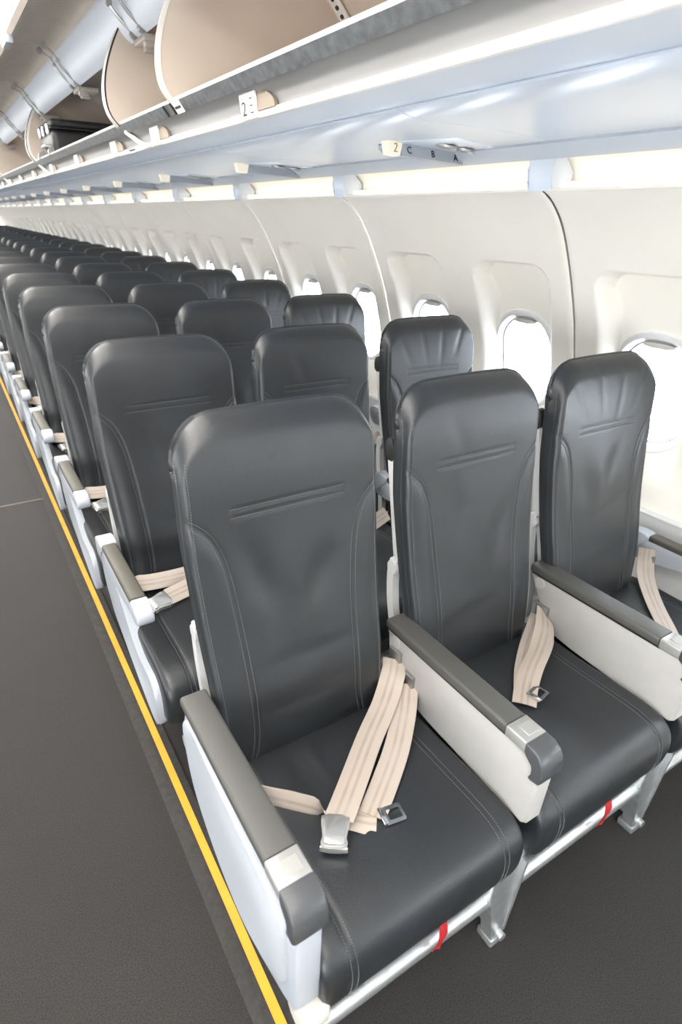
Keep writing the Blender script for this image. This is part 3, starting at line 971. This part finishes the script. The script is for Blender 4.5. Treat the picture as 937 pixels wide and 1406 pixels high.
# ceiling: centre panel, left slope, and closure over the bins
bm = bmesh.new()
thick_profile(bm, [(1.66, 1.56), (1.62, 1.80), (1.45, 2.02), (1.10, 2.22), (.75, 2.255), (.45, 2.245), (-.45, 2.245), (-.75, 2.235), (-1.15, 2.05), (-1.40, 1.80), (-1.52, 1.60), (-1.66, 1.56)], 'y', Y0, Y1, -.03)
struct(obj('ceiling', bm, M['ceil'], smooth=False))
for n, (x0, x1) in enumerate(((-.36, -.06), (.10, .57))):
    t = empty('ceiling_light', (0, 0, 0)); tag(t, 'long white light panel in the ceiling %s' % ('on the far side of the aisle' if n == 0 else 'above the aisle beside the open bin doors'), 'light', 'ceiling lights above the aisle')
    bm = bmesh.new(); box(bm, x0, x1, Y0+.2, Y1-.2, 2.215, 2.235); obj('diffuser', bm, M['ceilglow'] if n == 0 else M['sideglow'], t, smooth=False)
    bm = bmesh.new()
    for a, b in ((x0-.014, x0), (x1, x1+.014)): box(bm, a, b, Y0+.2, Y1-.2, 2.208, 2.245)
    obj('frame', bm, M['white'], t, smooth=False)

# front and rear walls
bm = bmesh.new(); box(bm, -1.95, 1.95, Y1, Y1+.05, -.05, 2.4); struct(obj('wall_back', bm, M['dado'], smooth=False))
bm = bmesh.new(); box(bm, -1.95, 1.95, Y0-.05, Y0, -.05, 2.4); struct(obj('wall_front', bm, M['dado'], smooth=False))

# cove above the sidewall with its lamp
TN = kmax-kmin+2
bm = bmesh.new()
thick_profile(bm, [(1.560, 1.556), (1.592, 1.562), (1.606, 1.585), (1.602, 1.615), (1.575, 1.640), (1.53, 1.650), (1.497, 1.6445)], 'y', Y0, Y1, -.006)
struct(obj('trim_%d' % TN, bm, M['wall']))
t = empty('cove_light', (0, 0, 0)); tag(t, 'warm light tube hidden in the cove above the window wall', 'light')
bm = bmesh.new(); tube(bm, [(1.560, Y0+.1, 1.5765), (1.560, Y1-.1, 1.5765)], .009, 10); obj('lamp_tube', bm, M['coveglow'], t)
# rib fairings that close the cove at every panel seam
for k in range(kmin, kmax+1):
    TN += 1
    yc = SEAM0+k*PL
    bm = bmesh.new()
    A = [(1.510, 1.562), (1.552, 1.568), (1.585, 1.600), (1.57, 1.63), (1.497, 1.642)]
    prof = [(1.506, 1.560), (1.512, 1.585), (1.507, 1.615), (1.494, 1.643), (1.56, 1.645), (1.598, 1.61), (1.59, 1.565)]
    prism(bm, prof, 'y', yc-.030, yc+.055, .008, 2)
    struct(obj('trim_%d' % TN, bm, M['psu'])) 

# service panel channel: panels with gaps, from the wall cove to the bins
TN += 1
PS = 1.05; PY0 = .335
ch = struct(empty('trim_%d' % TN, (0, 0, 0)))
prof_o = [(1.496, 1.643), (1.470, 1.655), (1.447, 1.6715)]
bm = bmesh.new(); thick_profile(bm, prof_o, 'y', Y0, Y1, .008); obj('edge_strip', bm, M['psu'], ch)
bm = bmesh.new(); thick_profile(bm, [(1.450, 1.690), (1.425, 1.690)], 'y', Y0, Y1, .004); obj('groove', bm, mat('psu_groove', (.22, .27, .34), .5), ch)
prof_p = [(1.436, 1.6765), (1.30, 1.680), (1.15, 1.682), (1.05, 1.680), (.99, 1.6805), (.955, 1.686), (.935, 1.692)]
def psu_panel():
    bm = bmesh.new(); thick_profile(bm, chaikin(prof_p, 1, False), 'y', .002, PS-.002, .006); return to_mesh(bm, 'service_panel')
PP = psu_panel()
def latch_mesh():
    bm = bmesh.new()
    prism(bm, rrect(0, 0, .020, .007, .007, 5), 'z', -.0025, .004, .001); return to_mesh(bm, 'panel_latch')
LAT = latch_mesh()
nps = 0
for k in range(-3, 18):
    p = link_mesh('service_panel', PP, M['psu'], ch); p.location = (0, PY0+k*PS, 0)
    for xx, yy in ((1.19, -.215+PS), (1.12, .55)):
        l = link_mesh('panel_latch', LAT, M['white'], p); l.location = (xx, yy, 1.6815)
    bm = None

# passenger service units
def psu_unit(first, y, parent_label):
    u = empty('passenger_service_unit', (1.335, y, 1.6745)); u.rotation_euler = (0, math.radians(1.5), math.radians(6))
    tag(u, parent_label, 'service unit', 'passenger service units above the seats')
    bm = bmesh.new()
    prism(bm, [(-.155, .055), (.155, .055), (.13, -.17), (-.10, -.20)], 'z', -.0045, .004, .002)
    obj('base_plate', bm, M['psu'], u)
    bm = bmesh.new()                         # slanted label bar
    prism(bm, [(.028, .003), (-.002, -.0035), (-.013, -.034), (.006, -.037), (.056, -.004)], 'x', -.118, .140, .001)
    obj('label_bar', bm, M['white'], u)
    bm = bmesh.new()
    prism(bm, [(-.176, -.002), (-.118, -.002), (-.126, -.037), (-.166, -.037)], 'y', -.012, .018, .002)
    tab = obj('row_tab', bm, M['lampglow'], u); tab['label'] = 'lit row number tab'
    for q in range(3):
        xq = -.045+.08*q
        bm = bmesh.new()
        m = Matrix.Translation((xq+.02, -.092+.006*q, -.006)) @ Matrix.Rotation(math.radians(12), 4, 'X')
        n = 22
        rr = [(.031, .004), (.031, -.003), (.028, -.006), (.025, -.005), (.023, .002)]
        rings = [[bm.verts.new(m @ Vector((r*math.cos(2*math.pi*k/n), r*math.sin(2*math.pi*k/n), z))) for k in range(n)] for r, z in rr]
        for a, b in zip(rings, rings[1:]):
            for k in range(n): bm.faces.new((a[k], a[(k+1) % n], b[(k+1) % n], b[k]))
        lamp = obj('reading_light', bm, M['silver'], u)
        bm = bmesh.new(); disc(bm, m @ Vector((0, 0, .0)), m.to_3x3() @ Vector((0, 0, 1)), .0235, .003, 20); obj('lens', bm, M['lens'], lamp)
    for q in range(3):
        bm = bmesh.new(); xq = -.10+.085*q
        disc(bm, (xq, .085, -.009), (0, 0, 1), .019, .012, 18); disc(bm, (xq, .085, -.017), (0, 0, 1), .011, .010, 14)
        obj('air_nozzle', bm, M['gasket'], u)
    if first:
        # the slanted face looks to the front (-y) and down
        up = Vector((0, .011, .0305)).normalized(); nr = Vector((0, -.0225, .008)).normalized() 
        R = Matrix((Vector((1, 0, 0)), up, Vector((1, 0, 0)).cross(up))).transposed().to_4x4()
        for s, xx in (('C', -.088), ('B', .010), ('A', .110)):
            text_mesh(s, .027, M['ink'], 'letter', u, Matrix.Translation((xx, -.0088, -.0192)) @ R)
        text_mesh('2', .032, M['olive'], 'number', tab, Matrix.Translation((-.146, -.0128, -.0190)) @ Matrix.Rotation(math.pi/2, 4, 'X'))
    return u
def units():
    first = psu_unit(True, .71, 'service unit marked 2 C B A above the front row, nearest of the row')
    proto = None
    for k in range(1, 17):
        lab = '%s overhead service unit counted back from the one marked C B A' % ORD[k]
        if proto is None: proto = psu_unit(False, .71+k*PS, lab); o = proto
        else:
            o = copy_tree(proto); o['label'] = lab
        o.location = (1.335, .71+k*PS, 1.6745)
units()

# ------------------------------------------------------------------ overhead bins
END = chaikin([(.660, 1.738), (.628, 1.775), (.622, 1.83), (.634, 1.895), (.664, 1.965), (.705, 2.035), (.755, 2.095)], 2, False)
BACKC = [(.85, 2.125), (1.0, 2.105), (1.125, 2.038), (1.188, 1.981), (1.30, 1.87), (1.385, 1.775), (1.39, 1.735)]
END_OUT = END+BACKC
def end_panel(bm, y0, y1): prism(bm, END_OUT, 'y', y0, y1)
def edge_trim(bm, y0, y1, off=.004):
    P = END; Q = [(x-off, z+off*.2) for x, z in P]; R = [(x+.010, z) for x, z in P]
    prism(bm, Q+R[::-1], 'y', y0, y1, .0015)
SILL = [(.672, 1.722), (.684, 1.728), (.700, 1.745), (.700, 1.750), (.664, 1.752), (.655, 1.745)]
CHAN = [(.703, 1.680), (.7035, 1.692), (.701, 1.706), (.693, 1.718), (.677, 1.7265)]
def hinge(parent, y):
    """pair of dark hinge arms across the top rail with their bracket plate"""
    for d in (-.045, .045):
        bm = bmesh.new()
        c = spline([(.715, y+d, 1.985), (.665, y+d*1.05, 2.03), (.635, y+d*1.15, 2.075), (.600, y+d*1.2, 2.098)], 12)
        tube(bm, [tuple(p) for p in c], .0055, 8)
        disc(bm, tuple(c[0]), (0, 1, 0), .013, .018, 12); disc(bm, tuple(c[-1]), (0, 1, 0), .012, .018, 12); disc(bm, tuple(c[6]), (0, 1, 0), .008, .02, 12)
        obj('hinge_arm', bm, M['steel'], parent)
    bm = bmesh.new(); box(bm, .715, .80, y-.06, y+.06, 1.955, 1.972, .003); box(bm, .72, .76, y-.05, y-.02, 1.94, 1.96, .003); box(bm, .74, .78, y+.015, y+.045, 1.94, 1.96, .003)
    obj('hinge_bracket', bm, M['pinkframe'], parent)
DOORP = [(.668, 2.105), (.640, 2.128), (.590, 2.137), (.52, 2.117), (.458, 2.075), (.425, 2.032)]
def bin_door(parent, y0, y1):
    bm = bmesh.new()
    thick_profile(bm, chaikin(DOORP, 2, False), 'y', y0+.004, y1-.004, -.018)
    d = obj('bin_door', bm, M['door'], parent); d['label'] = 'beige door swung up open'
    bm = bmesh.new(); box(bm, .405, .432, (y0+y1)/2-.06, (y0+y1)/2+.06, 2.012, 2.040, .004); obj('door_latch', bm, M['white'], d)
    return d
def placard(parent, y, first=False):
    bm = bmesh.new()
    m = Matrix.Translation((.6915, y, 1.6935)) @ Matrix.Rotation(math.radians(-8), 4, 'Y')
    box(bm, -.0035, .0035, -.040, .040, -.024, .026, .0015, 1, m)
    p = obj('row_placard', bm, M['lip'], parent)
    bm = bmesh.new()
    o = [(y-.04-.085*math.sin(a), 1.682+.036*math.cos(a)) for a in np.linspace(0, math.pi/2, 10)]+[(y-.04, 1.682)]
    prism(bm, o, 'x', .6925, .700); q = obj('finger_cup', bm, M['brown'], parent)
    if first:
        R = m @ Matrix(((0, 0, -1, -.0038), (-1, 0, 0, 0), (0, 1, 0, 0), (0, 0, 0, 1)))
        text_mesh('2', .038, M['ink'], 'number', p, R @ Matrix.Translation((-.018, -.004, 0)) @ Matrix.Diagonal((1.3, 1, 1, 1)))
        for q in range(3):
            text_mesh('I', .010, M['ink'], 'mark', p, R @ Matrix.Translation((.010, .014-.013*q, 0)))
            bm = bmesh.new(); box(bm, .015, .027, .0125-.013*q, .0150-.013*q, 0, .0006); me = to_mesh(bm, 'mark', False); me.transform(R); link_mesh('mark', me, M['ink'], p)
    return p
def make_bin(y0, y1, label, ndoors=1, placs=(), lining='bininside', endnear=True, endfar=True, first=False, hinges=(), lipgap=0., web=False):
    b = empty('overhead_bin', (0, 0, 0)); b.location = (1.0, (y0+y1)/2, 1.69)
    inv = Matrix.Translation(-b.location)
    kids = []
    def K(o, lab=None):
        if lab: o['label'] = lab
        return o
    bm = bmesh.new(); thick_profile(bm, END[-2:]+BACKC+[(1.30, 1.712), (.70, 1.722)], 'y', y0+.002, y1-.002, .010)
    K(obj('bin_liner', bm, M[lining], b))
    if endnear:
        bm = bmesh.new(); end_panel(bm, y0+.003, y0+.045); e = obj('end_panel', bm, M['binface'], b)
        bm = bmesh.new(); edge_trim(bm, y0+.008, y0+.050, .004); obj('edge_trim', bm, M['cream'], e)
        bm = bmesh.new(); edge_trim(bm, y0+.004, y0+.0075, .005); obj('gasket', bm, M['black'], e)
    if endfar:
        bm = bmesh.new(); end_panel(bm, y1-.022, y1-.001); e = obj('end_panel', bm, M['binface'], b)
        bm = bmesh.new(); edge_trim(bm, y1-.0235, y1-.018, .003); obj('edge_trim', bm, M['lip'], e)
    if web:
        bm = bmesh.new()
        c = spline([(.702, y1-.20, 1.677), (.702, y1-.14, 1.678), (.697, y1-.08, 1.690), (.685, y1-.03, 1.710), (.670, y1-.008, 1.726)], 16)
        tube(bm, [tuple(p) for p in c], .008, 10); obj('lip_return', bm, M['lip'], b)
    bm = bmesh.new(); prism(bm, SILL, 'y', y0+.003, y1-.003, .0008, 1); s = obj('sill_rail', bm, M['rail'], b); s['label'] = 'dull metal sill rail'
    bm = bmesh.new(); prism(bm, [(.655, 1.7455), (.652, 1.750), (.657, 1.7545), (.69, 1.7545), (.69, 1.750)], 'y', y0+.003, y1-.003); obj('sill_edge', bm, M['lip'], s)
    bm = bmesh.new(); thick_profile(bm, chaikin(CHAN, 2, False), 'y', y0, y1, -.004); obj('valance', bm, M['valance'], b)
    bm = bmesh.new(); prism(bm, [(.709, 1.6700), (.7000, 1.6705), (.6955, 1.6800), (.697, 1.6835), (.706, 1.6830)], 'y', y0+lipgap, y1, .0012); obj('edge_lip', bm, M['lip'], b)['label'] = 'white lip'
    bm = bmesh.new(); thick_profile(bm, chaikin([(.932, 1.691), (.90, 1.694), (.80, 1.684), (.706, 1.671)], 1, False), 'y', y0+.001, y1-.001, -.006); obj('underside', bm, M['under'], b)['label'] = 'pale blue underside'
    bm = bmesh.new(); thick_profile(bm, chaikin([(.728, 1.975), (.700, 1.99), (.672, 2.04), (.660, 2.10), (.675, 2.115)], 2, False), 'y', y0, y1, -.012); obj('top_rail', bm, M['toprail'], b)['label'] = 'bluish white top rail'
    L = (y1-y0)/ndoors
    for k in range(ndoors): bin_door(b, y0+k*L, y0+(k+1)*L)
    for y in hinges: hinge(b, y)
    for i, y in enumerate(placs): placard(b, y, first and i == len(placs)-1)
    for c in b.children: c.matrix_local = inv @ c.matrix_local
    return tag(b, label, 'overhead bin', 'open overhead bins along the cabin')

b1 = make_bin(-2.6, .996, 'long open beige bin nearest the camera, above the front row seats', 3, (.565,), first=True, hinges=(-.6, .45), lining='binface')
b2 = make_bin(.996, 1.536, 'short empty open bin with bare beige end wall, just before the suitcase', 1, (1.27,), hinges=(1.42,), lining='binface', endnear=False, endfar=False, web=True)
b3 = make_bin(1.536, 3.56, 'open overhead bin holding the black suitcase', 2, (1.80, 2.53, 3.27), hinges=(2.45, 3.48), lipgap=.10, web=True)
BLAB = ['first empty open bin beyond the one with the suitcase', 'second empty open bin beyond the one with the suitcase', 'third empty open bin beyond the suitcase bin, far down the cabin',
        'fourth empty open bin beyond the suitcase bin, far down the cabin', 'fifth empty open bin beyond the suitcase bin, far down the cabin', 'sixth empty open bin beyond the suitcase bin, far down the cabin',
        'seventh empty open bin beyond the suitcase bin, far down the cabin']
for k in range(7):
    a = 3.56+2.06*k
    make_bin(a, a+2.06, BLAB[k], 2, (a+.45, a+1.18, a+1.9), hinges=(a+.98, a+1.98), lipgap=.08, web=True)

# small details on the nearest bins: sill joint label, tape, bracket on the back wall
loc1 = b1.location
def local(o, b):
    o.parent = b; o.location = o.location-b.location
bm = bmesh.new(); box(bm, -.001, .001, -.028, .028, -.016, .014); m = Matrix.Translation((.6605, .945, 1.7325)) @ Matrix.Rotation(math.radians(-36), 4, 'Y')
lb = obj('sill_label', bm, M['lip'])
for v in lb.data.vertices: v.co = m @ v.co
local(lb, b1)
for i in range(5):
    bm = bmesh.new(); box(bm, -.0018, -.0009, .016-.009*i, .022-.009*i, -.004, .002); me = to_mesh(bm, 'mark', False); me.transform(m)
    link_mesh('mark', me, M['ink'], lb)
for ya, yb, bb in ((-.225, -.200, b1), (.988, .9955, b1), (1.050, 1.058, b2)):
    bm = bmesh.new(); prism(bm, [(x-.003, z-.002) for x, z in SILL], 'y', ya, yb); o = obj('sill_joint', bm, M['black']); local(o, bb)
bm = bmesh.new()
m = Matrix.Translation((1.150, .935, 2.003)) @ Matrix.Rotation(math.radians(45), 4, 'Y')
box(bm, -.055, .055, -.03, .012, -.004, .004, .002, 1, m); o = obj('wall_bracket', bm, M['lip']); local(o, b1)
bm = bmesh.new()
for q in (-.035, -.012, .012, .035): disc(bm, m @ Vector((q, -.012, -.005)), m.to_3x3() @ Vector((0, 0, 1)), .006, .006, 12)
o2 = obj('bolt', bm, M['ink'], o)

# suitcase lying in the third bin
s = empty('suitcase', (.95, 3.20, 1.73)); tag(s, 'black suitcase with metal catches lying in the open overhead bin', 'suitcase')
def rbox(bm, *a, **k): return box(bm, *a, **k)
bm = bmesh.new(); rbox(bm, -.275, .30, -.22, .20, .002, .135, .028, 4); obj('lower_shell', bm, M['case'], s)
bm = bmesh.new(); rbox(bm, -.275, .30, -.22, .20, .142, .180, .016, 3); obj('upper_shell', bm, M['case'], s)
bm = bmesh.new(); rbox(bm, -.278, .303, -.223, .203, .134, .143, .003, 1); obj('zip', bm, M['black'], s)
for y in (-.15, .0, .12):
    bm = bmesh.new(); rbox(bm, -.290, -.272, y-.018, y+.018, .112, .160, .004, 2); obj('catch', bm, M['chrome'], s)
bm = bmesh.new(); tube(bm, [(-.273, -.12, .06), (-.296, -.115, .062), (-.300, -.08, .063), (-.300, -.02, .063), (-.296, .015, .062), (-.273, .02, .06)], .008, 10); obj('handle', bm, M['steel'], s)
for y in (-.19, .16):
    bm = bmesh.new(); disc(bm, (-.282, y, .030), (0, 1, 0), .022, .022, 18); obj('wheel', bm, M['steel'], s)

# ------------------------------------------------------------------ light, world, camera
w = bpy.data.worlds.new('World'); SC.world = w; w.use_nodes = True
bg = w.node_tree.nodes['Background']; bg.inputs[0].default_value = (.93, .97, 1.0, 1); bg.inputs[1].default_value = 12.0

cam = bpy.data.cameras.new('Camera'); co = bpy.data.objects.new('Camera', cam); COL.objects.link(co)
yaw, pit, roll, f = .5753, -.4621, .0277, 802.783
F = Vector((math.sin(yaw)*math.cos(pit), math.cos(yaw)*math.cos(pit), math.sin(pit)))
r0 = F.cross(Vector((0, 0, 1))).normalized(); u0 = r0.cross(F)
R_ = r0*math.cos(roll)+u0*math.sin(roll); U_ = u0*math.cos(roll)-r0*math.sin(roll)
co.matrix_world = Matrix(((R_.x, U_.x, -F.x, .0343), (R_.y, U_.y, -F.y, -.8704), (R_.z, U_.z, -F.z, 1.4721), (0, 0, 0, 1)))
cam.sensor_fit = 'VERTICAL'; cam.sensor_height = 36; cam.sensor_width = 24
cam.lens = f/1406*36
cam.clip_start = .02
cam.dof.use_dof = True; cam.dof.focus_distance = 1.45; cam.dof.aperture_fstop = 4.5
SC.camera = co

SC.view_settings.view_transform = 'Standard'; SC.view_settings.look = 'None'
SC.view_settings.gamma = 1; SC.view_settings.use_curve_mapping = False
SC.view_settings.exposure = 0.42
SC.cycles.max_bounces = 10; SC.cycles.diffuse_bounces = 5; SC.cycles.transparent_max_bounces = 12
SC.cycles.sample_clamp_indirect = 8
SC.cycles.use_denoising = True
